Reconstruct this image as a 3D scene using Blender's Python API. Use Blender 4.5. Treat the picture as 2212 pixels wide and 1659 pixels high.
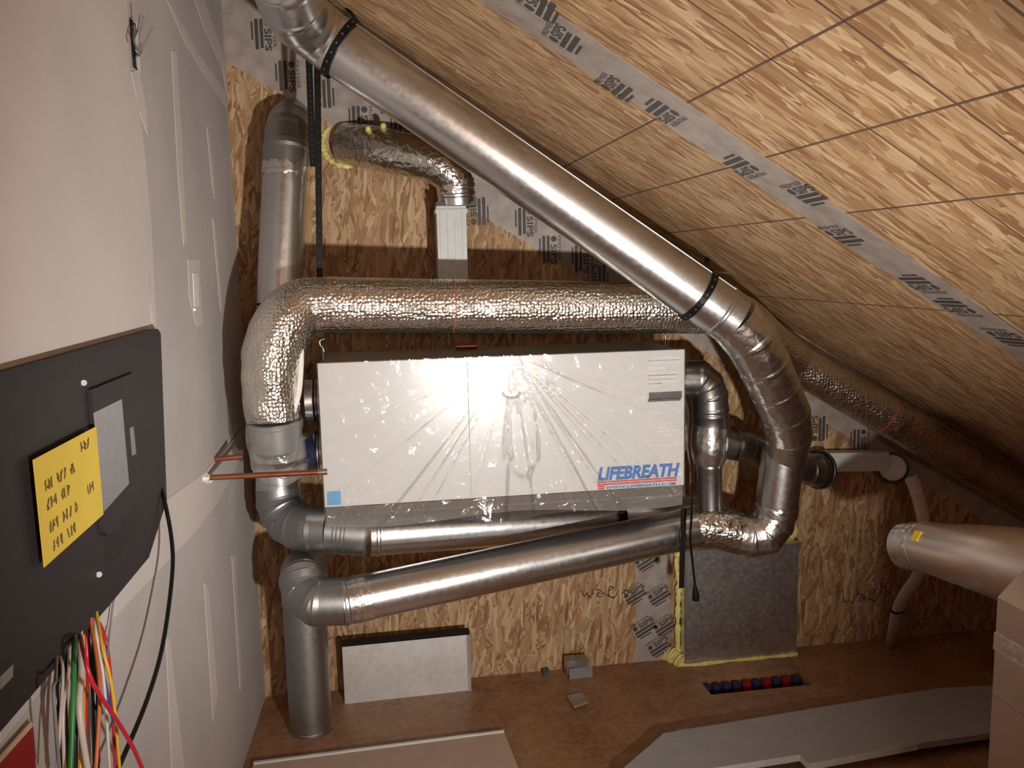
import bpy, bmesh, math, random
from mathutils import Vector, Matrix, noise as mnoise
random.seed(7)
for o in list(bpy.data.objects): bpy.data.objects.remove(o)
S = bpy.context.scene
COL = S.collection

# ------------------------------------------------------------------ camera
F, CX, CY = 1912.0, 1106.0, 829.5
CAM = Vector((0, 0, 1.70))
Yc = Vector((800-CX, CY-572, -F)).normalized()
zz = Vector((-.022, 1, 0)); zz.z = -(zz.x*Yc.x+zz.y*Yc.y)/Yc.z
Zc = zz.normalized(); Xc = Yc.cross(Zc)
RT = Matrix((Xc, Yc, Zc))                      # camera -> world rotation
cd = bpy.data.cameras.new('camera'); cam = bpy.data.objects.new('camera', cd); COL.objects.link(cam)
cam.matrix_world = Matrix.Translation(CAM) @ RT.to_4x4()
cd.sensor_fit = 'HORIZONTAL'; cd.sensor_width = 36.0; cd.lens = 36.0*F/2212.0; cd.clip_start = .05
S.camera = cam

# ------------------------------------------------------------------ light and exposure
S.view_settings.view_transform = 'Standard'; S.view_settings.look = 'None'
S.view_settings.gamma = 1.0; S.view_settings.use_curve_mapping = False
S.view_settings.exposure = -0.12
W = bpy.data.worlds.new('room_air'); S.world = W; W.use_nodes = True
W.node_tree.nodes['Background'].inputs[0].default_value = (.9, .72, .6, 1)
W.node_tree.nodes['Background'].inputs[1].default_value = .03
def lamp(name, kind, loc, energy, color, **kw):
    d = bpy.data.lights.new(name, kind); d.energy = energy; d.color = color
    for k, v in kw.items(): setattr(d, k, v)
    o = bpy.data.objects.new(name, d); COL.objects.link(o); o.location = loc
    return o
wl = lamp('work_light', 'SPOT', (.64, .05, 1.0), 310, (1, .965, .90), spot_size=math.radians(86), spot_blend=1.0, shadow_soft_size=.04)
wl.rotation_euler = Vector((-.11, 1, .20)).to_track_quat('-Z', 'Y').to_euler()
lamp('ceiling_bulb', 'POINT', (.45, -.9, 1.9), 27, (1, .62, .44), shadow_soft_size=.12)

# ------------------------------------------------------------------ pixel rays -> places in the room
YB = 3.45                                       # back wall
def ray(x, y): return RT @ Vector(((x-CX)/F, (CY-y)/F, -1.0))
def P(x, y, Y): d = ray(x, y); return CAM + d*(Y/d.y)
def G(x, y, Z=0.0): d = ray(x, y); return CAM + d*((Z-CAM.z)/d.z)
SL = .613
def zceil(X): return 2.449 - SL*X
def K(x, y): d = ray(x, y); return CAM + d*((2.449-CAM.z)/(d.z+SL*d.x))
KW = .038                                       # the drywall is not quite square to the back wall
WN = Vector((1, -KW, 0)).normalized(); WU = Vector((KW, 1, 0)).normalized()
W0 = Vector((-.487, YB, 0))
def L(x, y, off=0.0): d = ray(x, y); return CAM + d*(((W0-CAM).dot(WN)+off)/d.dot(WN))

# ------------------------------------------------------------------ node helpers and materials
class NT:
    def __init__(s, name):
        s.m = bpy.data.materials.new(name); s.m.use_nodes = True; s.t = s.m.node_tree
        s.b = s.t.nodes['Principled BSDF']; s.out = s.t.nodes['Material Output']
    def n(s, kind, **kw):
        nd = s.t.nodes.new('ShaderNode'+kind)
        for k, v in kw.items():
            if k.startswith('i_'):
                key = k[2:]; key = int(key) if key.isdigit() else key.replace('_', ' ')
                nd.inputs[key].default_value = v
            else: setattr(nd, k, v)
        return nd
    def l(s, a, b): s.t.links.new(a, b)
    def math(s, op, a, b=None):
        nd = s.n('Math', operation=op)
        for i, v in enumerate((a, b)):
            if v is None: continue
            if hasattr(v, 'links'): s.l(v, nd.inputs[i])
            else: nd.inputs[i].default_value = v
        return nd.outputs[0]
    def ramp(s, fac, stops):
        r = s.n('ValToRGB'); e = r.color_ramp.elements
        while len(e) < len(stops): e.new(.5)
        for k, (p, c) in enumerate(stops): e[k].position = p; e[k].color = (*c, 1)
        s.l(fac, r.inputs[0]); return r.outputs[0]
    def mix(s, fac, a, b):
        m = s.n('Mix', data_type='RGBA')
        for i, v in ((0, fac), (6, a), (7, b)):
            if hasattr(v, 'links'): s.l(v, m.inputs[i])
            elif i == 0: m.inputs[0].default_value = v
            else: m.inputs[i].default_value = (*v, 1)
        return m.outputs[2]
    def bump(s, h, strength, dist):
        b = s.n('Bump', i_Strength=strength, i_Distance=dist); s.l(h, b.inputs['Height']); s.l(b.outputs[0], s.b.inputs['Normal']); return b
    def set(s, **kw):
        for k, v in kw.items():
            i = s.b.inputs[k.replace('_', ' ')]
            if hasattr(v, 'links'): s.l(v, i)
            else: i.default_value = (*v, 1) if isinstance(v, tuple) and len(v) == 3 else v
        return s.m
def plain(name, col, rough=.5, metal=0.0, var=.06, scale=40, spec=.5):
    t = NT(name); co = t.n('TexCoord'); nz = t.n('TexNoise', i_Scale=scale, i_Detail=3.0); t.l(co.outputs['Object'], nz.inputs[0])
    c = t.ramp(nz.outputs[0], [(.3, tuple(x*(1-var) for x in col)), (.7, tuple(min(1, x*(1+var)) for x in col))])
    t.b.inputs['Specular IOR Level'].default_value = spec
    return t.set(Base_Color=c, Roughness=rough, Metallic=metal)
def metal(name, col, rough, streak=.08, bump=.0, bscale=30, vor=0, vscale=90, vdist=.004):
    t = NT(name); co = t.n('TexCoord'); nz = t.n('TexNoise', i_Scale=9.0, i_Detail=4.0); t.l(co.outputs['Object'], nz.inputs[0])
    c = t.ramp(nz.outputs[0], [(.3, tuple(x*.9 for x in col)), (.72, col)])
    n2 = t.n('TexNoise', i_Scale=55.0, i_Detail=3.0); t.l(co.outputs['Object'], n2.inputs[0])
    r = t.math('ADD', t.math('MULTIPLY', n2.outputs[0], streak*2), rough-streak)
    t.set(Base_Color=c, Roughness=r, Metallic=1.0)
    if bump:
        n3 = t.n('TexVoronoi', i_Scale=bscale, feature='SMOOTH_F1'); t.l(co.outputs['Object'], n3.inputs[0])
        n4 = t.n('TexNoise', i_Scale=bscale*1.7, i_Detail=3.0); t.l(co.outputs['Object'], n4.inputs[0])
        t.bump(t.math('ADD', n3.outputs[0], n4.outputs[0]), bump, .006)
    if vor:
        v = t.n('TexVoronoi', i_Scale=vscale, i_Randomness=.6); t.l(co.outputs['Object'], v.inputs[0])
        n4 = t.n('TexNoise', i_Scale=14.0, i_Detail=3.0); t.l(co.outputs['Object'], n4.inputs[0])
        h = t.math('ADD', t.math('MULTIPLY', v.outputs[0], -1.0), t.math('MULTIPLY', n4.outputs[0], 2.2))
        t.bump(h, vor, vdist)
    return t.m
def osb(name, base_ang, spread, bright=1.0, sc=1.0):
    t = NT(name); uv = t.n('UVMap').outputs[0]
    wob = t.n('TexNoise', i_Scale=14.0, i_Detail=2.0); t.l(uv, wob.inputs[0])
    wv = t.n('VectorMath', operation='SCALE'); wv.inputs['Scale'].default_value = .012
    t.l(wob.outputs['Color'], wv.inputs[0])
    uvd = t.n('VectorMath', operation='ADD'); t.l(uv, uvd.inputs[0]); t.l(wv.outputs[0], uvd.inputs[1])
    B = lambda c: tuple(min(1, x*bright) for x in c)
    stops = [(0, B((.17, .078, .034))), (.16, B((.29, .15, .07))), (.45, B((.42, .25, .125))), (.75, B((.52, .345, .19))), (1, B((.70, .52, .32)))]
    col = None; hgt = None
    n = 7
    for k in range(n):
        ang = math.radians(base_ang + spread*(0, 1, -.9, .45, -.55, .15, -.2)[k])
        vr = t.n('VectorRotate', rotation_type='Z_AXIS', i_Angle=ang); t.l(uvd.outputs[0], vr.inputs[0])
        mp = t.n('Mapping'); mp.inputs['Scale'].default_value = ((7.5+1.7*(k % 3))*sc, (44+9*((k*2) % 5))*sc, 1); mp.inputs['Location'].default_value = (k*3.3, k*1.7, 0)
        t.l(vr.outputs[0], mp.inputs[0])
        v = t.n('TexVoronoi', voronoi_dimensions='2D', distance='CHEBYCHEV' if k % 2 else 'EUCLIDEAN', i_Scale=1.0, i_Randomness=1.0); t.l(mp.outputs[0], v.inputs[0])
        sx = t.n('SeparateColor'); t.l(v.outputs['Color'], sx.inputs[0])
        g = t.n('TexNoise', i_Scale=1.0, i_Detail=3.0)
        mg = t.n('Mapping'); mg.inputs['Scale'].default_value = (9, 330, 1); t.l(vr.outputs[0], mg.inputs[0]); t.l(mg.outputs[0], g.inputs[0])
        val = t.math('ADD', t.math('ADD', t.math('MULTIPLY', sx.outputs[0], .8), .1), t.math('MULTIPLY', t.math('SUBTRACT', g.outputs[0], .5), .5))
        c = t.ramp(val, stops)
        if col is None: col, hgt = c, sx.outputs[0]
        else:
            msk = t.math('GREATER_THAN', sx.outputs[1], .62)
            msk = t.math('MULTIPLY', msk, t.math('LESS_THAN', v.outputs['Distance'], .62))
            col = t.mix(msk, col, c)
            mm = t.n('Mix', data_type='FLOAT'); t.l(msk, mm.inputs[0]); t.l(hgt, mm.inputs[2]); t.l(sx.outputs[2], mm.inputs[3]); hgt = mm.outputs[0]
    t.set(Base_Color=col, Roughness=.62); t.b.inputs['Specular IOR Level'].default_value = .3
    t.bump(hgt, .25, .003)
    return t.m
def drywall(name, a, b, rough=.75):
    t = NT(name); co = t.n('TexCoord')
    n1 = t.n('TexNoise', i_Scale=3.0, i_Detail=4.0); t.l(co.outputs['Object'], n1.inputs[0])
    n2 = t.n('TexNoise', i_Scale=160.0, i_Detail=2.0); t.l(co.outputs['Object'], n2.inputs[0])
    t.set(Base_Color=t.ramp(n1.outputs[0], [(.32, a), (.7, b)]), Roughness=rough); t.b.inputs['Specular IOR Level'].default_value = .25
    t.bump(n2.outputs[0], .08, .002); return t.m
def subfloor():
    t = NT('brown_subfloor'); co = t.n('TexCoord')
    n1 = t.n('TexNoise', i_Scale=5.0, i_Detail=5.0); t.l(co.outputs['Object'], n1.inputs[0])
    n2 = t.n('TexVoronoi', i_Scale=38.0); t.l(co.outputs['Object'], n2.inputs[0])
    v = t.math('ADD', t.math('MULTIPLY', n1.outputs[0], .8), t.math('MULTIPLY', n2.outputs[0], .35))
    return t.set(Base_Color=t.ramp(v, [(.3, (.20, .095, .043)), (.55, (.32, .165, .08)), (.8, (.40, .225, .115))]), Roughness=.55)
def plastic_film(name, amount, bumps):
    t = NT(name); t.t.nodes.remove(t.b)
    tr = t.n('BsdfTransparent'); gl = t.n('BsdfGlossy', i_Roughness=.07); df = t.n('BsdfDiffuse')
    gl.inputs['Color'].default_value = (1, 1, 1, 1); df.inputs['Color'].default_value = (.75, .73, .70, 1)
    tr.inputs['Color'].default_value = (.98, .98, .98, 1)
    fr = t.n('Fresnel', i_IOR=1.5); co = t.n('TexCoord')
    nz = t.n('TexNoise', i_Scale=bumps, i_Detail=4.0, i_Distortion=1.2); t.l(co.outputs['Object'], nz.inputs[0])
    b = t.n('Bump', i_Strength=.55, i_Distance=.006); t.l(nz.outputs[0], b.inputs['Height'])
    t.l(b.outputs[0], gl.inputs['Normal']); t.l(b.outputs[0], fr.inputs['Normal'])
    m1 = t.n('MixShader'); t.l(t.math('MINIMUM', t.math('MULTIPLY', fr.outputs[0], 2.4), .42), m1.inputs[0]); t.l(tr.outputs[0], m1.inputs[1]); t.l(gl.outputs[0], m1.inputs[2])
    m2 = t.n('MixShader', i_0=amount); t.l(m1.outputs[0], m2.inputs[1]); t.l(df.outputs[0], m2.inputs[2])
    t.l(m2.outputs[0], t.out.inputs[0]); return t.m
def tape_film():
    t = NT('clear_printed_tape'); co = t.n('TexCoord')
    nz = t.n('TexNoise', i_Scale=18.0, i_Detail=3.0); t.l(co.outputs['Object'], nz.inputs[0])
    t.set(Base_Color=t.ramp(nz.outputs[0], [(.3, (.36, .29, .25)), (.7, (.50, .43, .39))]), Roughness=.42)
    tr = t.n('BsdfTransparent'); ms = t.n('MixShader', i_0=.80)
    t.l(tr.outputs[0], ms.inputs[1]); t.l(t.b.outputs[0], ms.inputs[2]); t.l(ms.outputs[0], t.out.inputs[0]); return t.m

M = dict(
    osb_wall=osb('osb_strands_wall', -76, 48, .88, 1.4), osb_ceiling=osb('osb_strands_ceiling', 2, 24, 1.0, 1.25),
    drywall=drywall('grey_drywall', (.50, .465, .46), (.57, .535, .525)), mud=drywall('compound_and_lighter_area', (.63, .585, .565), (.70, .65, .625), .6),
    floor=subfloor(),
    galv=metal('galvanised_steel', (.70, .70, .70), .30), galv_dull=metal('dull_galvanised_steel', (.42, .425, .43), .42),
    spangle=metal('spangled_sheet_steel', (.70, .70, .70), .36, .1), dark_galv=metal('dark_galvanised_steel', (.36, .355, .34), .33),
    tape=metal('foil_tape', (.86, .85, .835), .27, .06, bump=.5, bscale=22), foil=metal('crinkled_foil', (.72, .69, .63), .19, .05, bump=.85, bscale=38),
    bubble=metal('bubble_foil', (.86, .82, .74), .26, .05, vor=.65, vscale=85, vdist=.005),
    pinkfoil=metal('foil_faced_board', (.70, .58, .51), .38, .06),
    black=plain('black_rubber', (.007, .006, .006), .5, spec=.15), blackstrap=plain('black_strap', (.008, .007, .007), .4, spec=.2), bright=metal('bright_sheet_steel', (.80, .80, .80), .5, .1), perf=plain('strap_hole', (.10, .095, .09), .6, spec=.2), panel=plain('charcoal_plastic', (.032, .027, .030), .6, spec=.3), panel_dark=plain('black_plastic', (.016, .014, .015), .6),
    white=plain('white_enamel', (.70, .695, .685), .24, var=.01), label=plain('grey_print', (.55, .54, .53), .5, var=.05), label_dark=plain('dark_print', (.07, .07, .07), .5),
    faint=plain('faint_print', (.70, .69, .68), .5), blue=plain('blue_print', (.035, .17, .52), .5), red=plain('red_print', (.60, .07, .06), .5), skyblue=plain('pale_blue_print', (.12, .40, .72), .45),
    film=plain('blue_protective_film', (.02, .05, .33), .35), cabinet=metal('grey_cabinet_steel', (.30, .30, .31), .42),
    wrap=plastic_film('clear_plastic_wrap', .05, 16), baggy=plastic_film('cloudy_plastic_wrap', .17, 30),
    tapefilm=tape_film(), biro=plain('faded_ink', (.20, .13, .035), .7), ink=plain('black_ink', (.055, .05, .05), .6), pencil=plain('dark_pencil', (.085, .05, .035), .8), chalk=plain('brown_chalk', (.12, .066, .04), .85),
    blueink=plain('blue_chalk', (.22, .24, .33), .8), foam=plain('yellow_spray_foam', (.72, .64, .22), .8, var=.2, scale=60), redink=plain('red_marker', (.55, .10, .07), .5), faintred=plain('faint_red_print', (.34, .17, .13), .5),
    copper=metal('copper_tube', (.52, .20, .12), .38, .1), solder=metal('solder', (.75, .66, .52), .3), caulk=plain('white_caulk', (.82, .80, .76), .6),
    yellow=plain('yellow_paper', (.80, .58, .08), .7, var=.05, scale=8), silver=plain('silver_label', (.30, .30, .32), .35, .4), steel=metal('screw_steel', (.6, .6, .6), .3),
    redsign=plain('red_sign', (.33, .012, .02), .5), cream=plain('cream_border', (.62, .50, .33), .6),
    wblack=plain('black_wire', (.007, .007, .008), .28, spec=.35), wred=plain('red_wire', (.55, .02, .045), .35), wyellow=plain('yellow_wire', (.70, .42, .04), .4), wgreen=plain('green_wire', (.04, .24, .06), .4), wwhite=plain('white_wire', (.62, .57, .52), .4), wblue=plain('blue_wire', (.05, .07, .25), .4), worange=plain('orange_wire', (.62, .15, .05), .4), wgrey=plain('grey_wire', (.25, .23, .22), .4),
    vent=plain('white_vinyl', (.56, .58, .57), .45), vent_dark=plain('vent_gasket', (.03, .03, .035), .4), hose=plain('white_hose', (.52, .47, .45), .5),
    gboard=plain('grey_foam_board', (.42, .42, .43), .7, var=.05, scale=25), gedge=plain('pale_foam_edge', (.68, .70, .72), .7), tanboard=plain('tan_paper_board', (.54, .40, .32), .7, var=.05, scale=12), sticker=plain('yellow_sticker', (.85, .68, .03), .45),
    slot_shade=plain('painted_slot_shade', (.02, .016, .016), .8), bluepipe=plain('blue_pex', (.035, .032, .085), .6, spec=.2), redpipe=plain('red_pex', (.28, .012, .025), .6, spec=.2), slotwhite=plain('lit_white_plate', (.9, .88, .85), .4), teal=plain('teal_scrap', (.06, .12, .12), .5),
)

# ------------------------------------------------------------------ mesh helpers
def mesh_obj(name, verts, faces, mat, parent=None, smooth=None, uvs=None):
    me = bpy.data.meshes.new(name)
    me.from_pydata([tuple(v) for v in verts], [], faces); me.update()
    if uvs:
        ul = me.uv_layers.new(name='UVMap')
        for lp in me.loops: ul.data[lp.index].uv = uvs[lp.vertex_index]
    if smooth is not None:
        me.polygons.foreach_set('use_smooth', [True]*len(me.polygons)); me.set_sharp_from_angle(angle=math.radians(smooth))
    me.materials.append(mat if not isinstance(mat, str) else M[mat])
    o = bpy.data.objects.new(name, me); COL.objects.link(o)
    if parent:
        o.parent = parent
        loc = Vector((0, 0, 0)); q = parent
        while q: loc += q.location; q = q.parent
        o.matrix_parent_inverse = Matrix.Translation(-loc)
    return o
class MB:
    def __init__(s): s.v = []; s.f = []
    def add(s, vf):
        b = len(s.v); s.v += vf[0]; s.f += [tuple(i+b for i in q) for q in vf[1]]; return s
    def build(s, name, mat, parent=None, smooth=None): return mesh_obj(name, s.v, s.f, mat, parent, smooth)
def box(x0, x1, y0, y1, z0, z1):
    v = [Vector((x, y, z)) for x in (x0, x1) for y in (y0, y1) for z in (z0, z1)]
    return v, [(0, 1, 3, 2), (4, 6, 7, 5), (0, 4, 5, 1), (2, 3, 7, 6), (0, 2, 6, 4), (1, 5, 7, 3)]
def prism(pts, vec):
    n = len(pts); v = [Vector(p) for p in pts]+[Vector(p)+vec for p in pts]
    return v, [tuple(range(n-1, -1, -1)), tuple(range(n, 2*n))]+[(i, (i+1) % n, n+(i+1) % n, n+i) for i in range(n)]
def obox(c, ax, ay, az):                         # box by centre and half axes
    v = [c+ax*i+ay*j+az*k for i in (-1, 1) for j in (-1, 1) for k in (-1, 1)]
    return v, [(0, 1, 3, 2), (4, 6, 7, 5), (0, 4, 5, 1), (2, 3, 7, 6), (0, 2, 6, 4), (1, 5, 7, 3)]
def curve_pts(pts, rad, n=8):
    """Catmull-Rom through the points (with radii)."""
    pts = [Vector(p) for p in pts]; rad = rad if isinstance(rad, (list, tuple)) else [rad]*len(pts)
    if len(pts) < 3: return pts, list(rad)
    ep = [2*pts[0]-pts[1]]+pts+[2*pts[-1]-pts[-2]]; er = [rad[0]]+list(rad)+[rad[-1]]
    op, orr = [], []
    for i in range(1, len(ep)-2):
        for k in range(n):
            t = k/n; a, b, c, d = ep[i-1:i+3]
            op.append(.5*((2*b)+(c-a)*t+(2*a-5*b+4*c-d)*t*t+(3*b-a-3*c+d)*t**3)); orr.append(er[i]*(1-t)+er[i+1]*t)
    op.append(pts[-1]); orr.append(rad[-1]); return op, orr
def tube(pts, rad, seg=40, caps=True, flat=None, hint=None):
    """Swept tube; flat = (direction, factor) squashes the section along a direction."""
    pts = [Vector(p) for p in pts]; rad = rad if isinstance(rad, (list, tuple)) else [rad]*len(pts)
    n = len(pts); T = []
    for i in range(n):
        a = (pts[i]-pts[i-1]).normalized() if i else (pts[1]-pts[0]).normalized()
        b = (pts[i+1]-pts[i]).normalized() if i < n-1 else a
        T.append(((a+b).normalized(), 1/max(.5, math.sqrt((1+a.dot(b))/2)), (a-b)))
    u = (hint or Vector((.3, .2, 1))); u = (u-T[0][0]*u.dot(T[0][0])).normalized()
    v, f = [], []
    for i in range(n):
        t, mit, bn = T[i]
        u = (u-t*u.dot(t)).normalized(); w = t.cross(u)
        bd = bn-t*bn.dot(t); bd = bd.normalized() if bd.length > 1e-4 else None
        for k in range(seg):
            a = 2*math.pi*k/seg; p = u*math.cos(a)+w*math.sin(a)
            if bd: p = p+bd*(p.dot(bd)*(mit-1))
            p *= rad[i]
            if flat: p = p-flat[0]*(p.dot(flat[0])*(1-flat[1]))
            v.append(pts[i]+p)
    for i in range(n-1):
        for k in range(seg):
            k2 = (k+1) % seg; f.append((i*seg+k, i*seg+k2, (i+1)*seg+k2, (i+1)*seg+k))
    if caps: f += [tuple(range(seg-1, -1, -1)), tuple((n-1)*seg+k for k in range(seg))]
    return v, f
def straight(a, b, r, beads=(), seg=40, r2=None, caps=True):
    """Straight pipe with raised beads at fractions along it."""
    a, b = Vector(a), Vector(b); ln = (b-a).length; r2 = r2 or r
    st = [(0, r), (1, r2)]
    for q in beads:
        rq = r+(r2-r)*q; e = .004/ln
        st += [(q-2*e, rq), (q-e, rq*1.035), (q+e, rq*1.035), (q+2*e, rq)]
    st.sort(); return tube([a.lerp(b, s[0]) for s in st], [s[1] for s in st], seg, caps)
def gored(pts, rad, seg=48, bead=.03):
    """Segmented sheet-metal elbow: straight gores with a raised seam at each joint."""
    mb = MB(); mb.add(tube(pts, rad, seg))
    rad = rad if isinstance(rad, (list, tuple)) else [rad]*len(pts)
    for i in range(1, len(pts)-1):
        a, b, c = Vector(pts[i-1]), Vector(pts[i]), Vector(pts[i+1]); e = .006
        p = [b+(a-b).normalized()*e*1.6, b+(a-b).normalized()*e*.5, b+(c-b).normalized()*e*.5, b+(c-b).normalized()*e*1.6]
        mb.add(tube(p, [rad[i]*.998, rad[i]*(1+bead), rad[i]*(1+bead), rad[i]*.998], seg, False))
    return mb
def band(a, b, r, thick=.003, seg=48, wob=0.0, seed=0):
    """A sleeve of tape or a collar round a pipe, from a to b."""
    a, b = Vector(a), Vector(b); rn = random.Random(seed)
    n = 6; pts = [a.lerp(b, k/n) for k in range(n+1)]
    v, f = tube(pts, [r+thick*(.2 if k in (0, n) else 1) for k in range(n+1)], seg, False)
    if wob:
        t = (b-a).normalized()
        for k in range(seg):
            j0, j1 = rn.uniform(-wob, wob), rn.uniform(-wob, wob)
            v[k] = v[k]+t*j0; v[n*seg+k] = v[n*seg+k]+t*j1
    return v, f
def thing(name, label, cat, loc=(0, 0, 0), group=None):
    o = bpy.data.objects.new(name, None); COL.objects.link(o); o.location = loc; o.empty_display_size = .05
    return tag(o, label, cat, group)
def tag(o, label, cat, group=None):
    o['label'] = label; o['category'] = cat
    if group: o['group'] = group
    return o
def struct(o, label=None):
    o['kind'] = 'structure'
    if label: o['label'] = label
    return o
def text_vf(body, size, shear=0.0, thick=.0004, bold=0.0, cond=1.0):
    cu = bpy.data.curves.new('lettering', 'FONT'); cu.body = body; cu.size = size; cu.shear = shear; cu.extrude = thick/2; cu.offset = bold; cu.resolution_u = 3
    o = bpy.data.objects.new('lettering', cu); COL.objects.link(o); bpy.context.view_layer.update()
    me = bpy.data.meshes.new_from_object(o.evaluated_get(bpy.context.evaluated_depsgraph_get()))
    v = [Vector((p.co.x*cond, p.co.y, p.co.z)) for p in me.vertices]; f = [tuple(p.vertices) for p in me.polygons]
    bpy.data.objects.remove(o); bpy.data.curves.remove(cu); bpy.data.meshes.remove(me)
    return v, f
def plant(vf, org, ex, ey):
    """Lay flat lettering on a plane: x along ex, y along ey."""
    ex, ey = ex.normalized(), ey.normalized(); ez = ex.cross(ey)
    return [org+ex*p.x+ey*p.y+ez*p.z for p in vf[0]], vf[1]
def width(vf): xs = [p.x for p in vf[0]]; return min(xs), max(xs)
def fit(vf, w, h=None):
    x0, x1 = width(vf); ys = [p.y for p in vf[0]]; sy = (h/(max(ys)-min(ys))) if h else w/(x1-x0)
    return [Vector(((p.x-x0)*w/(x1-x0), (p.y-min(ys))*sy, p.z)) for p in vf[0]], vf[1]
def rect_sheet(u, v, org, eu, ev, en, holes, depth, mat, name, close=True):
    """Plane of size given by break lists u, v, with rectangular holes cut through it that have real sides."""
    us = sorted(set(u+[h[0] for h in holes]+[h[1] for h in holes])); vs = sorted(set(v+[h[2] for h in holes]+[h[3] for h in holes]))
    V, Fc, UV = [], [], []
    def q(pts, uvs):
        b = len(V); V.extend(pts); UV.extend(uvs); Fc.append((b, b+1, b+2, b+3))
    at = lambda a, b, d=0: org+eu*a+ev*b-en*d
    for i in range(len(us)-1):
        for j in range(len(vs)-1):
            cu, cv = (us[i]+us[i+1])/2, (vs[j]+vs[j+1])/2
            if any(h[0] < cu < h[1] and h[2] < cv < h[3] for h in holes): continue
            c = [(us[i], vs[j]), (us[i+1], vs[j]), (us[i+1], vs[j+1]), (us[i], vs[j+1])]
            q([at(*k) for k in c], c)
    for h in holes:
        c = [(h[0], h[2]), (h[1], h[2]), (h[1], h[3]), (h[0], h[3])]
        for k in range(4):
            a, b = c[k], c[(k+1) % 4]; q([at(*a), at(*b), at(*b, depth), at(*a, depth)], [a, b, b, a])
        if close: q([at(*k, depth) for k in c], c)
    return mesh_obj(name, V, Fc, mat, None, None, UV)
X_, Y_, Z_ = Vector((1, 0, 0)), Vector((0, 1, 0)), Vector((0, 0, 1))

# ------------------------------------------------------------------ the room
XR = 3.1
ha, hb, hc = G(1514, 1469), G(1741, 1443), G(1774, 1476)
hole = (ha.x-.005, hc.x-.035, G(1541, 1503).y+.01, hb.y+.005)
floor = struct(rect_sheet([-.75, XR], [-1.6, YB], Vector((0, 0, 0)), X_, Y_, Z_, [hole], .30, 'floor', 'floor'), 'brown wood subfloor with a rectangular cut-out')
# back wall polygon under the roof slope
bw = [(-.75, 0), (XR, 0), (XR, zceil(XR)), (-.75, zceil(-.75))]
wall_back = struct(mesh_obj('wall_back', [Vector((x, YB, z)) for x, z in bw]+[Vector((x, YB+.12, z)) for x, z in bw],
    [(0, 1, 2, 3), (7, 6, 5, 4), (0, 4, 5, 1), (1, 5, 6, 2), (2, 6, 7, 3), (3, 7, 4, 0)], 'osb_wall', None, None, bw+bw), 'strand board end wall under the sloping roof')
sdir = Vector((1, 0, -SL)).normalized(); snrm = Vector((-SL, 0, -1)).normalized()      # down the slope / into the room
slen = math.sqrt(1+SL*SL)
cv = [(-.75, -1.6), (XR, -1.6), (XR, YB), (-.75, YB)]
ceiling = struct(mesh_obj('ceiling', [Vector((x, y, zceil(x))) for x, y in cv]+[Vector((x, y, zceil(x)+.15)) for x, y in cv],
    [(0, 1, 2, 3), (7, 6, 5, 4), (0, 4, 5, 1), (1, 5, 6, 2), (2, 6, 7, 3), (3, 7, 4, 0)], 'osb_ceiling', None, None, [(x*slen, y) for x, y in cv]*2), 'sloping strand board roof panel ceiling')
# left wall of drywall with two cut-outs
def wl_uv(p): d = p-W0; return d.dot(WU), d.z
slot1 = (wl_uv(L(283, 95))[0], wl_uv(L(300, 95))[0], wl_uv(L(294, 150))[1], wl_uv(L(288, 40))[1])
slot2 = (wl_uv(L(413, 625))[0], wl_uv(L(429, 625))[0], wl_uv(L(421, 668))[1], wl_uv(L(420, 582))[1])
wall_left = struct(rect_sheet([-5.1, -.003], [0.0, 2.77], W0, WU, Z_, WN, [slot1, slot2], .07, 'drywall', 'wall_left'), 'grey unpainted drywall with patches of joint compound')
struct(mesh_obj('wall_front', *box(-.75, XR, -1.72, -1.6, 0, 2.95), 'drywall'))
struct(mesh_obj('wall_right', *box(XR, XR+.1, -1.6, YB, 0, zceil(XR)+.05), 'osb_wall'))
def on_wall(name, pxs, off, thick, mat, parent):
    return mesh_obj(name, *prism([L(x, y, off) for x, y in pxs], WN*thick), mat, parent)
# joint compound and one broad lighter area on the drywall
for pxs in ([(520, 905), (470, 985), (440, 1022), (330, 1100), (200, 1240), (0, 1480), (0, 1605), (120, 1450), (250, 1330), (420, 1150), (470, 1085), (525, 980)],
            [(370, 110), (381, 110), (392, 300), (402, 520), (396, 530), (384, 380)],
            [(446, 275), (452, 290), (462, 380), (464, 430), (458, 400)],
            [(458, 470), (464, 480), (480, 660), (476, 672), (468, 580)],
            [(405, 560), (430, 560), (437, 700), (424, 705), (408, 640)],
            [(358, 1375), (366, 1380), (398, 1659), (370, 1659)],
            [(440, 1260), (450, 1270), (470, 1500), (460, 1560)],
            [(500, 1200), (508, 1200), (522, 1480), (518, 1490)],
            [(283, 155), (300, 150), (316, 240), (318, 290), (300, 240)],
            [(420, 0), (440, 60), (480, 150), (491, 205), (487, 140), (462, 60), (440, 0)],
            [(360, 0), (395, 55), (430, 120), (484, 195), (491, 235), (440, 160), (400, 95)],
            [(-90, -80), (270, -80), (280, 150), (300, 240), (312, 330), (326, 700), (332, 760), (-90, 860)],  # broad lighter area over the near end of the wall
            [(312, 330), (322, 620), (328, 700), (336, 1040), (346, 1010), (336, 700), (326, 480)]):
    on_wall('compound_and_lighter_area', pxs, .0002, .0012, 'mud', wall_left)
on_wall('crack', [(520, 925), (518, 923), (446, 1026), (448, 1028)], .0016, .0006, 'wgrey', wall_left)
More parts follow.
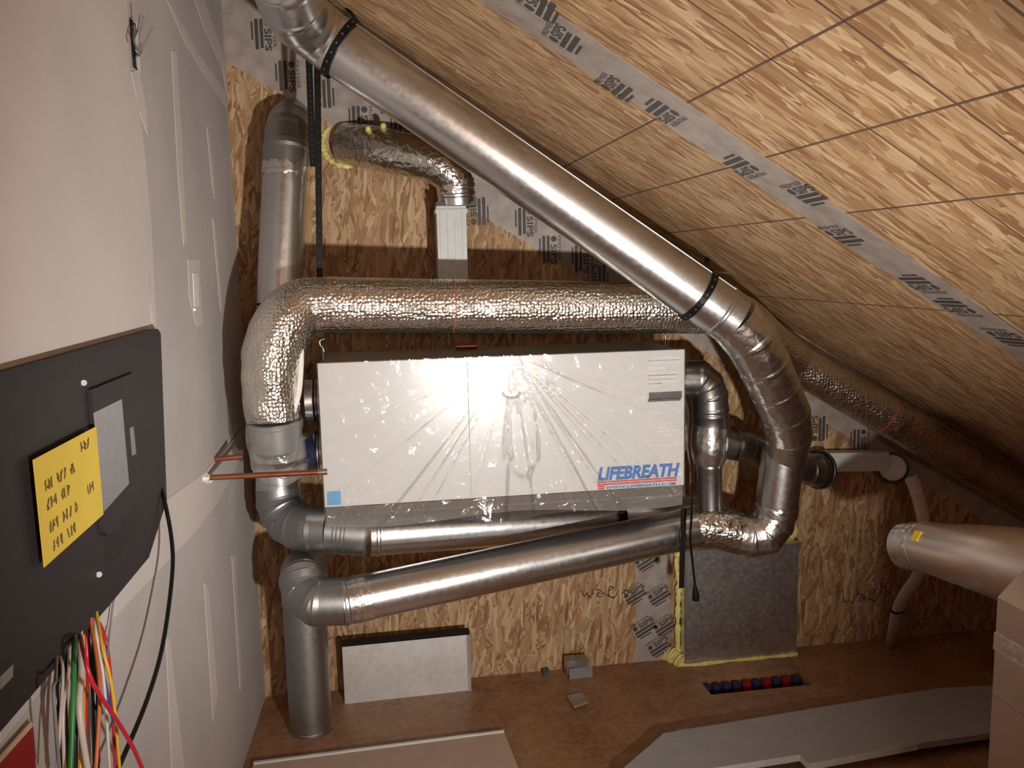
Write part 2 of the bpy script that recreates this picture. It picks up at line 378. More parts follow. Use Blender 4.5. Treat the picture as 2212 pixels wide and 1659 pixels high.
# white slot plate with lit brightness in its colour, wires in the torn slot
on_wall('cover_plate', [(415, 590), (426, 590), (428, 662), (418, 662)], .0, .003, 'slotwhite', wall_left)
mesh_obj('plate_screw', *tube([L(420, 669, .0), L(420, 669, .004)], .004, 12), 'steel', wall_left)
mesh_obj('slot_shade_sheet', *prism([W0+WU*a+Z_*b-WN*.012 for a, b in ((slot1[0], slot1[2]), (slot1[1], slot1[2]), (slot1[1], slot1[3]), (slot1[0], slot1[3]))], WN*.003), 'slot_shade', wall_left)  # dark sheet put in for the shade inside the torn slot
for k, pxs in enumerate(([(288, 100), (300, 120), (312, 95), (330, 58)], [(286, 85), (298, 108), (303, 70), (310, 35)], [(290, 130), (296, 118), (305, 112), (303, 90)], [(284, 62), (292, 52), (290, 90), (304, 118)])):
    mb = MB().add(tube(curve_pts([L(x, y, o) for (x, y), o in zip(pxs, (-.04, .01, .03, .05))], .002)[0], .0022, 8)); tag(mb.build('cable_end', 'wgrey', None, 40), 'thin grey cable end sticking out of the torn drywall slot', 'cable', 'cable ends at the drywall slot')
# chalk lines snapped on the ceiling
def ceil_line(x0, y0, x1, y1, w, mat='chalk', name='chalk_line'):
    a, b = Vector((x0, y0, zceil(x0))), Vector((x1, y1, zceil(x1))); d = (b-a).normalized(); s = d.cross(snrm)*w/2
    mesh_obj(name, *prism([a-s, b-s, b+s, a+s], snrm*.0006), mat, ceiling)
for x in (.675, .86, 1.06, 1.455): ceil_line(x, -1.5, x+.015, 3.44, .0045)
for y in (.99, 1.238, 1.475): ceil_line(-.1, y-.02, 2.9, y+.03, .0055)
def stroke(name, pts, w, parent, mat, nrm):
    mb = MB()
    for a, b in zip(pts[:-1], pts[1:]):
        d = (b-a).normalized(); s = d.cross(nrm)*w/2; mb.add(prism([a-s-d*w*.3, b-s+d*w*.3, b+s+d*w*.3, a+s-d*w*.3], nrm*.0006))
    return mb.build(name, mat, parent)
HW = [[(450, 370), (470, 430), (500, 460), (530, 400), (560, 455), (600, 475), (630, 400), (630, 340)], [(690, 335), (770, 360), (820, 410), (900, 450), (990, 490)], [(800, 420), (740, 400), (710, 440), (750, 475), (810, 450)],
      [(960, 340), (985, 310), (960, 290), (920, 300), (905, 360), (905, 420), (930, 470), (1000, 480), (1040, 430), (1070, 340)], [(910, 360), (960, 340)], [(1175, 350), (1170, 410), (1210, 435), (1245, 385), (1205, 352), (1175, 355)], [(1320, 335), (1370, 370), (1335, 395), (1400, 430), (1395, 490), (1350, 505), (1330, 450)]]
for st in HW: stroke('pencil_writing', [P(1200+x/7.9, 1230+y/7.9, YB) for x, y in st], .0045, wall_back, 'pencil', -Y_)
for st in HW[:6]: stroke('pencil_writing', [P(1765+x/7.9, 1245+y/7.9-(x-450)/60, YB) for x, y in st], .0045, wall_back, 'pencil', -Y_)

# ------------------------------------------------------------------ printed seam tape
def print_block(parent, org, ex, ey, s, n=3):
    """PREMIER over a dot and SIPS over small bars of fine print; ex = reading direction, ey = up."""
    mb = MB()
    mb.add(plant(fit(text_vf('PREMIER', .02), .11*s, .014*s), org+ey*.052*s, ex, ey))
    mb.add(plant(fit(text_vf('SIPS', .03, bold=.0008), .088*s, .028*s), org+ex*.036*s+ey*.020*s, ex, ey))
    c = org+ex*.014*s+ey*.034*s; ez = ex.cross(ey)
    ri = [c+(ex*math.cos(a)+ey*math.sin(a))*.013*s for a in [i*math.pi/6 for i in range(12)]]; mb.add(prism(ri, ez*.0004))
    for k in range(n):
        o = org+ey*(.003, -.017, -.031)[k]*s+ex*(0, 0, .01)[k]*s; ln = (.112, .118, .07)[k]*s; hh = (.0125, .0135, .007)[k]*s
        mb.add(prism([o, o+ex*ln, o+ex*ln+ey*hh, o+ey*hh], ez*.0004))
    mb.build('printed_lettering', 'ink', parent)
def strip(name, quad, nrm, label):
    o = mesh_obj(name, *prism(quad, nrm*.0008), 'tapefilm'); return tag(o, label, 'tape')
ya, yb = 1.89, 2.06
xs0, xs1 = -.30, 3.05
tc = strip('seam_tape', [Vector((x, y, zceil(x)))+snrm*.0008 for x, y in ((xs0, ya-.06), (xs1, ya+.10), (xs1, yb+.06), (xs0, yb))], snrm, 'clear printed seam tape running down the strand board ceiling')
for (px, py, flip) in ((1180, 18, 0), (1232, 88, 0), (1345, 195, 0), (1420, 235, 1), (1590, 352, 1), (1755, 425, 0), (1835, 515, 0), (1975, 605, 1), (2052, 655, 1), (2190, 735, 0), (1110, -60, 1)):
    p = K(px, py); ex, ey = -Y_, -sdir
    if flip: ex, ey = Y_, sdir
    ex2 = (ex+ey*.05).normalized(); ey2 = (ey-ex*.05).normalized()
    print_block(tc, p-ex2*.06+snrm*.002, ex2, ey2, .95)
ns = Vector((SL, 0, 1)).normalized()              # up, square to the slope, within the back wall
def wallpt(px, py, d=.0022): return P(px, py, YB-d)
e0, e1 = Vector((-.60, YB-.001, zceil(-.60))), Vector((2.95, YB-.001, zceil(2.95)))
tb = strip('seam_tape', [e0-ns*.003, e1-ns*.003, e1-ns*.26, e0-ns*.26], -Y_, 'wide printed seam tape on the end wall under the ceiling slope')
for (px, py, flip) in ((560, 75, 1), (612, 165, 1), (705, 200, 0), (830, 215, 1), (770, 262, 1), (860, 275, 1), (1040, 455, 0), (1128, 480, 1), (1180, 540, 1), (1250, 560, 1), (1300, 600, 0), (1775, 925, 0), (1850, 955, 1)):
    p = wallpt(px, py); ex, ey = Z_, -X_
    if flip: ex, ey = -Z_, X_
    print_block(tb, p-ex*.055, ex, ey, .9)
v0, v1 = P(1372, 1180, YB), P(1446, 1180, YB)
tv = strip('seam_tape', [Vector((v0.x, YB-.001, 0)), Vector((v1.x, YB-.001, 0)), Vector((v1.x, YB-.001, 1.15)), Vector((v0.x, YB-.001, 1.15))], -Y_, 'vertical printed seam tape beside the foamed sheet metal plenum')
for (px, py) in ((1400, 1215), (1428, 1290), (1396, 1360), (1428, 1400), (1376, 1288), (1440, 1356)):
    ex = (X_+Z_*.55).normalized(); ey = (Z_-X_*.55).normalized(); print_block(tv, wallpt(px, py)-ex*.05, ex, ey, .8)
ta = [P(1200+x/7.9, 1230+y/7.9, YB-.006) for x, y in ((110, 1230), (330, 980), (600, 860), (640, 890), (380, 1100), (160, 1300))]
tag(mesh_obj('tape_scrap', *prism(ta, Y_*.003), 'wrap'), 'crumpled clear tape scrap on the strand board above a metal bracket', 'tape')

# ------------------------------------------------------------------ heat recovery unit
HX0, HX1, HY0, HY1, HZ0, HZ1 = -.18, 1.043, 2.87, 3.27, .919, 1.391
hrv = thing('ventilation_unit', 'white ventilation unit wrapped in clear plastic, blue lettering on its front', 'ventilation unit', ((HX0+HX1)/2, (HY0+HY1)/2, HZ0))
mesh_obj('cabinet', *box(HX0+.006, HX1-.006, HY0+.024, HY1, HZ0+.004, HZ1-.004), 'cabinet', hrv)
xm = P(1012, 900, HY0).x
mesh_obj('door', *box(HX0, HX1, HY0, HY0+.022, HZ0, HZ1), 'white', hrv)
mesh_obj('door_crease', *box(xm, xm+.003, HY0-.0015, HY0+.001, HZ0+.01, HZ1-.005), 'label', hrv)
mesh_obj('side_film', *box(HX0-.002, HX0+.006, HY0+.026, HY0+.13, HZ0+.08, HZ1-.02), 'film', hrv)
def front(px, py, d=.0012): return P(px, py, HY0-d)
def fr_rect(name, x0, y0, x1, y1, mat, d=.001):
    a, b = front(x0, y0), front(x1, y1); sk = -.0
    return mesh_obj(name, *box(a.x, b.x, HY0-d-.0006, HY0-d+.0006, b.z, a.z), mat, hrv)
lb = MB(); a = front(1291, 1039); lw = front(1468, 1030).x-a.x
mesh_obj('brand_lettering', *plant(fit(text_vf('LIFEBREATH', .05, shear=.22, bold=.0022), lw, .047), Vector((a.x, HY0-.0015, a.z)), X_, Z_), 'blue', hrv)
for k in range(2): lb.add(box(a.x-.001, a.x+lw*.965, HY0-.0015, HY0-.0008, a.z-.008-.0085*k, a.z-.0025-.0085*k))
for k in range(2, 4): lb.add(box(a.x+.001, a.x+lw*.085, HY0-.0015, HY0-.0008, a.z-.008-.0075*k, a.z-.0028-.0075*k))
lb.build('brand_stripes', 'red', hrv)
mesh_obj('web_lettering', *plant(fit(text_vf('WWW.LIFEBREATH.COM', .012, shear=.22, bold=.0003), lw*.85, .0105), Vector((a.x+lw*.105, HY0-.0015, a.z-.031)), X_, Z_), 'blue', hrv)
est = fr_rect('energy_sticker', 706, 1062, 737, 1090, 'skyblue')
for k in range(3): mesh_obj('sticker_mark', *prism([front(707, 1068+7*k, .0022), front(710, 1066+7*k, .0022), front(717-2*k, 1063+6*k, .0022), front(708, 1073+6*k, .0022)], Y_*.0004), 'blue', est)
for y in (1054, 1076):
    for k in range(3): fr_rect('fine_print', 746+14*k, y+k*-.4, 757+14*k, y+11, 'faint')
for k, (w, y) in enumerate(((1470, 770), (1470, 779), (1440, 791), (1470, 802), (1462, 811), (1466, 820), (1430, 829))): fr_rect('printed_label', 1401, y, w, y+7, 'faint')
fr_rect('rating_label', 1402, 848, 1473, 860, 'label_dark'); fr_rect('rating_label', 1400, 862, 1470, 865, 'label_dark')
fr_rect('printed_label', 1400, 885, 1424, 896, 'faint'); 
for y in (912, 920, 928, 936): fr_rect('printed_label', 1414, y, 1466, y+5, 'faint')
mesh_obj('latch', *MB().add(tube(curve_pts([front(1086, 848, .002), front(1092, 857, .004), front(1105, 860, .005), front(1118, 857, .004), front(1124, 848, .002)], .006)[0], .004, 12)).__dict__.values(), 'white', hrv, 40)
for x in (HX0+.012, HX1-.012):
    hk = MB().add(tube(curve_pts([(x, HY0+.165, HZ1-.004), (x, HY0+.165, HZ1+.03), (x-.010, HY0+.165, HZ1+.045), (x-.010, HY0+.165, HZ1+.06), (x+.006, HY0+.165, HZ1+.066)], .004)[0], .004, 10)); hk.build('hanger_hook', 'dark_galv', hrv, 40)
# ports
for (y, z, px) in ((3.03, P(655, 872, 2.95).z, 0), (3.0, P(660, 985, 2.95).z, 0)):
    c = Vector((HX0, y, z)); mesh_obj('port_collar', *straight(c+X_*.01, c-X_*.055, .068, (.5,)), 'galv', hrv, 30)
    mesh_obj('port_gasket', *band(c-X_*.022, c-X_*.028, .070, .004), 'black', hrv, 30)
cr = Vector((HX1, 3.07, P(1490, 818, 3.05).z)); mesh_obj('port_collar', *straight(cr-X_*.01, cr+X_*.04, .066, (.5,)), 'dark_galv', hrv, 30)

# clear plastic hung over the front
def wrap_sheet():
    nu, nv = 210, 120; V, Fc = [], []
    tip = Vector((P(1106, 778, HY0).x, HZ1+.005)); rn = random.Random(3)
    folds = [(rn.uniform(-1.35, 1.35), rn.uniform(.012, .035), rn.uniform(.004, .012)) for _ in range(22)]+[(.10, .03, .016), (-.10, .03, .016), (.72, .03, .014), (-.62, .025, .014), (-.70, .02, .012), (.45, .03, .010)]
    for j in range(nv+1):
        for i in range(nu+1):
            s, q = i/nu, j/nv
            x = HX0-.004+s*(HX1-HX0+.05)
            low = .835+.035*s+.012*math.sin(7*s+1)+.006*math.sin(23*s)-.045*math.exp(-((s-.085)/.055)**2)+.02*math.exp(-((s-.2)/.05)**2)
            if s > .97: low -= (s-.97)*1.1
            z = (HZ1+.004)*(1-q)+low*q
            dx, dz = x-tip.x, tip.y-z; r = math.hypot(dx, dz); th = math.atan2(dx, dz+.004)
            h = sum(a*math.exp(-((th-t)/w)**2) for t, w, a in folds)*min(1, r/.09)*math.exp(-r*1.1)
            # drop-shaped fold under the latch
            e = ((x-(tip.x+.018+.02*(tip.y-z)))/(.012+.055*min(1, max(0, (tip.y-z)/.36))))**2+(((tip.y-z)-.20)/.19)**2
            h += .012*math.exp(-((e-1)/.28)**2)
            h += .0045*mnoise.noise(Vector((x*9, z*9, 1.3)))+.002*mnoise.noise(Vector((x*26, z*22, 4)))
            h += .016*math.exp(-((x-tip.x)/.045)**2-((z-front(1105, 856).z)/.022)**2)
            y = HY0-.007-max(0, h)
            if z < HZ0: y -= .010*math.sin(x*19+1)*(HZ0-z)/.08
            if s > .965: y += (s-.965)*3.6
            V.append(Vector((x, y, z)))
    for j in range(nv):
        for i in range(nu): a = j*(nu+1)+i; Fc.append((a, a+1, a+nu+2, a+nu+1))
    return V, Fc
pw = tag(mesh_obj('plastic_wrap', *wrap_sheet(), 'wrap', None, 60), 'wrinkled clear plastic sheet draped over the front of the ventilation unit', 'plastic sheet')
# cloudy lower skirt and the flap round the right end are part of the same sheet
def skirt():
    nu, nv = 150, 16; V, Fc = [], []
    for j in range(nv+1):
        for i in range(nu+1):
            s, q = i/nu, j/nv; x = HX0+.002+s*(HX1-HX0-.004)
            z = HZ0-.003-q*(.065+.012*math.sin(9*s)); y = HY0+.004+.004*q+.006*mnoise.noise(Vector((x*14, z*14, 9)))
            V.append(Vector((x, y, z)))
    for j in range(nv):
        for i in range(nu): a = j*(nu+1)+i; Fc.append((a, a+1, a+nu+2, a+nu+1))
    return V, Fc
mesh_obj('skirt', *skirt(), 'baggy', pw, 60)
def flap():
    nu, nv = 24, 60; V, Fc = [], []
    for j in range(nv+1):
        for i in range(nu+1):
            s, q = i/nu, j/nv; z = HZ1-.005-q*.60; y = HY0+.01+s*.10
            x = HX1+.010+.03*s+.014*mnoise.noise(Vector((y*13, z*11, 2)))+.03*q*q
            V.append(Vector((x, y, z)))
    for j in range(nv):
        for i in range(nu): a = j*(nu+1)+i; Fc.append((a, a+1, a+nu+2, a+nu+1))
    return V, Fc
mesh_obj('side_flap', *flap(), 'baggy', pw, 60)

# ------------------------------------------------------------------ long duct run: floor riser, slanting pipe, end loop, roof-line duct
rb = G(672, 1574); rz = P(668, 1290, rb.y).z
run = thing('supply_duct', 'galvanised duct run from the floor past the ventilation unit to the ceiling slope', 'duct', rb)
mesh_obj('floor_riser', *straight(rb, (rb.x, rb.y, rz), .0765, (.97,)), 'galv_dull', run, 30)
mesh_obj('floor_collar', *band((rb.x, rb.y, .0), (rb.x, rb.y, .014), .0770, .002), 'galv_dull', run, 30)
RY = rb.y
p0, p1 = P(748, 1299, 2.87), P(1500, 1139, 3.06)
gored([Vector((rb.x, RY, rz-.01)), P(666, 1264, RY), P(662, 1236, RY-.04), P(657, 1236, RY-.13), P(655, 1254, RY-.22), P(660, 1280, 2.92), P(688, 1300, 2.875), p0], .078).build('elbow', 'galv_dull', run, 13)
mesh_obj('pipe', *straight(p0.lerp(p1, -.012), p1, .0765, (.01, .04)), 'galv', run, 30)
mesh_obj('foil_tape', *band(p0.lerp(p1, .012), p0.lerp(p1, .062), .0772, .0012, wob=.006), 'tape', run, 30)
lp = [P(1500, 1139, 3.06), P(1545, 1138, 3.05), P(1578, 1146, 3.04), P(1605, 1154, 3.03)]
cp, cr_ = curve_pts(lp, [.077, .081, .082, .080]); mesh_obj('foil_wrapped_elbow', *tube(cp, cr_, 48), 'foil', run, 40)
gored([P(1596, 1152, 3.03), P(1622, 1158, 3.02), P(1652, 1153, 3.01), P(1670, 1128, 3.01), P(1677, 1098, 3.01)], .0775).build('elbow', 'tape', run, 13)
vt, vb_ = P(1692, 975, 2.99), P(1676, 1112, 3.01)
mesh_obj('pipe', *straight(vt, vb_, .0775, (.93,)), 'galv', run, 30)
mesh_obj('foil_tape', *band(vt.lerp(vb_, .82), vt.lerp(vb_, 1.0), .0785, .0015, wob=.008, seed=2), 'tape', run, 30)
d0, d1 = P(712, 88, 2.86), P(1584, 690, 2.78)
eb = [d1.lerp(d0, .002), P(1620, 732, 2.79), P(1650, 786, 2.82), P(1674, 840, 2.86), P(1697, 893, 2.90), P(1704, 940, 2.95), P(1696, 985, 2.99)]
gored(eb, [.0885, .088, .087, .086, .085, .082, .079], bead=.018).build('foil_taped_elbow', 'tape', run, 11)
mesh_obj('pipe', *straight(d0, d1, .0885, (.965,)), 'galv', run, 30)
ax = (d1-d0).normalized(); sd = ax.cross(Vector((-.25, -1, .3))).normalized()*1; sd2 = Vector((.33, -.30, .55)); sd2 = (sd2-ax*sd2.dot(ax)).normalized()
mesh_obj('lock_seam', *obox(d0.lerp(d1, .5)+sd2*.0885, ax*((d1-d0).length*.47), ax.cross(sd2).normalized()*.0035, sd2*.0015), 'galv_dull', run)
# printed line on the pipe
rd = Vector((.05, -.72, .45)); rd = (rd-ax*rd.dot(ax)).normalized(); up_ = rd.cross(ax); rn = random.Random(21)
for q in (.325, .365, .372, .379, .386, .415, .45, .457, .464, .471, .478, .50, .507, .514):   # faint worn red print, not readable
    o = d0.lerp(d1, q)+rd*.0889; stroke('worn_print', [o+ax*rn.uniform(-.002, .002)-up_*.006, o+ax*.003+up_*.002, o+ax*rn.uniform(-.002, .004)+up_*.006], .0016, run, 'faintred', rd)
mesh_obj('foil_tape', *band(d0.lerp(d1, -.01), d0.lerp(d1, .030), .0890, .0015, wob=.006, seed=3), 'tape', run, 30)
te = [d0, P(678, 62, 2.83), P(648, 38, 2.78), P(628, 8, 2.70), P(612, -40, 2.62), P(606, -95, 2.58)]
gored(te, [.0885, .089, .090, .091, .091, .091], bead=.015).build('elbow', 'galv', run, 11)

# black perforated hanger straps
def hang_strap(name, centre, axis, r, top, label, a0, a1, w=.011, grp=None):
    ax_ = axis.normalized(); t = top-centre; t = (t-ax_*t.dot(ax_)); u = t.normalized(); v = ax_.cross(u)
    pts = [centre+(u*math.cos(a)+v*math.sin(a))*(r+.002) for a in [a0+(a1-a0)*k/28 for k in range(29)]]
    pts = [top]+pts if grp is None else pts+[top]
    root = thing(name, label, 'strap', top); V, Fc = [], []
    for i, p in enumerate(pts):
        n_ = (p-centre); n_ = (n_-ax_*n_.dot(ax_)).normalized()
        for s, d in ((-1, 0), (1, 0), (1, .0025), (-1, .0025)): V.append(p+ax_*s*w+n_*d)
    for i in range(len(pts)-1):
        for k in range(4): Fc.append((i*4+k, i*4+(k+1) % 4, i*4+4+(k+1) % 4, i*4+4+k))
    Fc += [(0, 1, 2, 3), tuple((len(pts)-1)*4+k for k in (3, 2, 1, 0))]
    mesh_obj('band', V, Fc, 'blackstrap', root)
    ho = MB()
    for i in range(3, len(pts)-1, 2):
        p = pts[i]; n_ = (p-centre); n_ = (n_-ax_*n_.dot(ax_)).normalized(); ho.add(tube([p+n_*.002, p+n_*.0032], .0034, 8))
    h = ho.build('perforation', 'perf', root); h['kind'] = 'stuff'
    mesh_obj('nail', *tube([top+snrm*-.001, top+snrm*.006], .007, 10), 'blackstrap', root)
    return root
c1 = d0.lerp(d1, .026); k1 = K(752, 20); c2 = d0.lerp(d1, .905); k2 = K(1528, 558)
hang_strap('hanger_strap', c1, ax, .0935, k1, 'black perforated strap round the upper end of the diagonal duct', .35, 4.9)
hang_strap('hanger_strap', c2, ax, .0895, k2, 'black perforated strap round the diagonal duct above the ventilation unit', .35, 4.9)
for (x0, x1, yt, label) in ((668, 676, 110, 'black hanging strap ending behind the vertical duct near the drywall'), (689, 692, 120, 'black hanging strap reaching down to the ventilation unit hook')):
    a, b = P(x0, yt, 3.06), P(x1, 360 if x0 == 668 else 728, 3.05 if x0 == 668 else 3.04); a.z = min(a.z, zceil(a.x)-.002)
    a = Vector((a.x, a.y, zceil(a.x)-.008))
    r_ = thing('hanging_strap', label, 'strap', b); d_ = (b-a)
    mesh_obj('band', *obox((a+b)/2, d_/2, X_*.0105, Y_*.0012), 'blackstrap', r_)
    ho = MB(); 
    for k in range(1, 30): c = a.lerp(b, k/30)-Y_*.0014; ho.add(tube([c, c-Y_*.0006], .0028, 8))
    ho.build('perforation', 'panel', r_)['kind'] = 'stuff'

# ------------------------------------------------------------------ riser on the left, corrugated elbow, cut pipe end
w0 = P(628, 262, YB-.005)
riser = thing('exhaust_duct', 'galvanised vertical duct beside the drywall that elbows into the end wall', 'duct', P(602, 1040, 3.0))
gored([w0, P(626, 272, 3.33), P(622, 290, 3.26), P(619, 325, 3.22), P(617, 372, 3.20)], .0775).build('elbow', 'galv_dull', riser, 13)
u0, u1 = P(617, 366, 3.20), P(603, 660, 3.13)
mesh_obj('pipe', *straight(u0, u1, .0765, (.03,)), 'galv', riser, 30)
mesh_obj('foil_tape', *band(u0.lerp(u1, -.03), u0.lerp(u1, .06), .0775, .0012, wob=.006, seed=5), 'tape', riser, 30)
mesh_obj('lower_pipe', *straight(u1, P(601, 1062, 3.13), .0765), 'galv', riser, 30)
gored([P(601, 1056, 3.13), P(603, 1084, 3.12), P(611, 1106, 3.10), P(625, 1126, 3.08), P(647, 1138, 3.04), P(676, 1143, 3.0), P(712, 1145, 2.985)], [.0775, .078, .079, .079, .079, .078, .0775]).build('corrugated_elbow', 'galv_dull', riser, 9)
mesh_obj('crimped_end', *straight(P(706, 1145, 2.988), P(792, 1152, 2.975), .0775, (.25, .45)), 'galv_dull', riser, 30)

# lower rear pipe
q0, q1 = P(797, 1154, 3.12), P(1500, 1108, 3.27)
rear = thing('return_duct', 'galvanised pipe crossing under the ventilation unit behind the slanting pipe', 'duct', q0)
mesh_obj('pipe', *straight(q0, q1, .0775, (.02,)), 'galv', rear, 30)
cb = q0.lerp(q1, .725); mesh_obj('black_coupling', *band(cb, cb+(q1-q0).normalized()*.036, .079, .004), 'black', rear, 30)
mesh_obj('coupling_clamp', *obox(cb+(q1-q0).normalized()*.018-Y_*.082+Z_*.02, X_*.007, Y_*.006, Z_*.03), 'black', rear)

# ------------------------------------------------------------------ bubble-foil duct
fo = thing('insulated_duct', 'bubble foil insulated duct crossing above the ventilation unit', 'duct', P(590, 905, 2.85))
f0, f1 = P(712, 658, 2.93), P(1545, 667, 2.97)
cp, cr_ = curve_pts([f0, f0.lerp(f1, .25), f0.lerp(f1, .5), f0.lerp(f1, .75), f1], [.0895, .088, .0895, .088, .088], 6)
mesh_obj('bubble_wrap_pipe', *tube(cp, cr_, 64), 'bubble', fo, 40)
cp, cr_ = curve_pts([f0+X_*.01, P(660, 664, 2.92), P(622, 690, 2.89), P(597, 735, 2.87), P(585, 800, 2.86), P(585, 860, 2.86), P(591, 906, 2.86)], [.0895, .093, .096, .095, .093, .088, .082], 6)
v_, f_ = tube(cp, cr_, 64)
v_ = [p+Vector((1, 1, 1))*.006*mnoise.noise(p*16)+Vector((1, -1, 0))*.008*mnoise.noise(p*7+Vector((3, 1, 2))) for p in v_]
mesh_obj('bubble_wrap_elbow', v_, f_, 'bubble', fo, 50)
mesh_obj('wrap_edge', *MB().add(tube(curve_pts([P(668, 712, 2.86), P(652, 735, 2.84), P(650, 790, 2.83), P(645, 850, 2.83), P(630, 900, 2.82)], [.008, .010, .009, .011, .012])[0], .009, 10)).__dict__.values(), 'caulk', fo, 50)
for fr in (.30, .92):
    c = f0.lerp(f1, fr if fr < .5 else .80); mesh_obj('red_marker_line' if fr < .5 else 'tape_seam', *band(c, c+(f1-f0).normalized()*.003, .0892, .0008), 'redink' if fr < .5 else 'tape', fo, 30)
cp, cr_ = curve_pts([f1-X_*.02, P(1600, 690, 3.03), P(1660, 740, 3.15), P(1720, 785, 3.22)], [.088, .086, .082, .078], 6)
mesh_obj('bubble_wrap_bend', *tube(cp, cr_, 56), 'bubble', fo, 40)
g0, g1 = P(1712, 781, 3.215), P(2300, 1122, 3.27)
mesh_obj('bubble_wrap_tail', *tube([g0.lerp(g1, k/8) for k in range(9)], [.078, .077, .078, .077, .078, .077, .077, .078, .077], 56), 'bubble', fo, 40)
c = P(1896, 889, 3.23); c = g0.lerp(g1, .31); mesh_obj('red_marker_line', *band(c, c+(g1-g0).normalized()*.0035, .078, .0012), 'redink', fo, 30)
for fr in (.335, .62): c = g0.lerp(g1, fr); mesh_obj('foil_tape', *band(c, c+(g1-g0).normalized()*.05, .078, .001, wob=.004), 'foil', fo, 30)
# clear-plastic covered adapter below the foil elbow into the unit
ad = thing('port_elbow', 'galvanised elbow under the foil elbow feeding the lower port, in cloudy plastic', 'duct', P(594, 985, 2.88))
a_, b_ = P(591, 902, 2.86), P(597, 962, 2.88)
mesh_obj('adapter', *straight(a_, b_, .0785, (.12,)), 'galv_dull', ad, 30)
gored([b_+(a_-b_)*.1, P(602, 976, 2.90), P(622, 986, 2.95), Vector((HX0-.05, 3.0, P(660, 985, 2.95).z))], [.0785, .078, .074, .069]).build('elbow', 'galv', ad, 13)
cp, cr_ = curve_pts([P(591, 905, 2.86), P(595, 950, 2.87), P(606, 992, 2.88), P(625, 1020, 2.90)], [.088, .090, .088, .070], 8)
v_, f_ = tube(cp, cr_, 48, False); v_ = [p+Vector((1, 1, .4))*.008*mnoise.noise(p*22) for p in v_]
mesh_obj('plastic_cover', v_, f_, 'baggy', ad, 60)

# ------------------------------------------------------------------ small foil elbow and stack duct on the end wall
sm = thing('wall_vent_duct', 'foil taped elbow leaving a foamed wall hole into a flat white stack duct', 'duct', P(975, 640, 3.30))
cp, cr_ = curve_pts([P(748, 311, YB), P(800, 318, 3.38), P(850, 329, 3.33), P(905, 341, 3.29), P(948, 358, 3.27), P(978, 385, 3.27), P(985, 420, 3.28)], [.078, .079, .079, .076, .072, .069, .067], 5)
mesh_obj('foil_taped_elbow', *tube(cp, cr_, 48), 'foil', sm, 40)
mesh_obj('collar', *straight(P(984, 385, 3.27), P(987, 438, 3.285), .0675, (.3, .62)), 'galv', sm, 30)
fl = P(985, 441, 3.29); mesh_obj('flange', *box(fl.x-.075, fl.x+.07, fl.y-.055, fl.y+.06, fl.z-.009, fl.z+.006), 'vent_dark', sm)
x0, x1 = P(944, 520, 3.27).x, P(1007, 520, 3.27).x; zt, zb = fl.z-.008, P(975, 680, 3.3).z+.35
mesh_obj('stack_duct', *box(x0, x1, 3.245, 3.335, zb-.35, zt), 'vent', sm)
for k in range(4): xx = x0+(x1-x0)*(.12+.25*k); mesh_obj('rib', *box(xx-.003, xx+.003, 3.2415, 3.246, zb-.35, zt-.03), 'vent', sm)
mesh_obj('mounting_band', *box(x0-.004, x1+.004, 3.240, 3.338, zt-.028, zt-.012), 'vent', sm)
ring = MB(); rn = random.Random(4)
for k in range(22):
    a = math.pi*(.75+.85*k/21); c = P(745, 311, YB-.004)+(X_*math.cos(a)+Z_*math.sin(a))*.081
    ring.add(tube([c-Y_*.0, c-Y_*rn.uniform(.004, .010)], [rn.uniform(.006, .012), .003], 9))
ring.build('spray_foam', 'foam', sm, 60)
for (x, y) in ((795, 277), (828, 270)): c = P(x, y, 3.30); mesh_obj('foam_blob', *tube([c+Y_*.03, c, c-Y_*.008], [.012, .010, .003], 8), 'foam', sm, 60)

# ------------------------------------------------------------------ ducts at the unit's right end
rt = thing('branch_duct', 'dark galvanised elbow and tee branching off the right end of the ventilation unit', 'duct', P(1530, 1085, 3.1))
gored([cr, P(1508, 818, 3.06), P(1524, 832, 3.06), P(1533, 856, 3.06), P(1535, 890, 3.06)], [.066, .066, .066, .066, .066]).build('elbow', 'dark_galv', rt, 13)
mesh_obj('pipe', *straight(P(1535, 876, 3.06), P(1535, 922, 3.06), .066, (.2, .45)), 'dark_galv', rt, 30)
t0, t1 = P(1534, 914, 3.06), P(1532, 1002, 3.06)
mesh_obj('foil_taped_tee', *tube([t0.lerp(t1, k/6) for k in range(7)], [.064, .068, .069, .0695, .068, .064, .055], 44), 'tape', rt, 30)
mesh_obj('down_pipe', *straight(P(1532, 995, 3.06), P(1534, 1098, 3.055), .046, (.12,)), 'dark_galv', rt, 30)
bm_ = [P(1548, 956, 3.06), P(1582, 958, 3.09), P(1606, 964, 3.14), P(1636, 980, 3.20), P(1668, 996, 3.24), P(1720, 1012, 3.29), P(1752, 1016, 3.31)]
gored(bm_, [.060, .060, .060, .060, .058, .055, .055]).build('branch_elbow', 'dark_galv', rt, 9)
mesh_obj('gasket', *band(bm_[1], bm_[1]+X_*.006, .060, .004), 'black', rt, 30)
bo = thing('flat_branch_duct', 'flat white horizontal stack duct under the insulated duct at the slope foot', 'duct', P(1850, 1020, 3.2))
mesh_obj('round_boot', *straight(P(1742, 1016, 3.30), P(1772, 1015, 3.345), .058, (.5,), r2=.076), 'dark_galv', bo, 30)
mesh_obj('gasket', *band(P(1767, 1015, 3.338), P(1772, 1015, 3.345), .076, .005), 'vent_dark', bo, 30)
s0, s1 = P(1774, 996, 3.385), P(1912, 994, 3.385)
mesh_obj('stack_duct', *obox((s0+s1)/2, (s1-s0)/2, Z_*.040, Y_*.028), 'vent', bo)
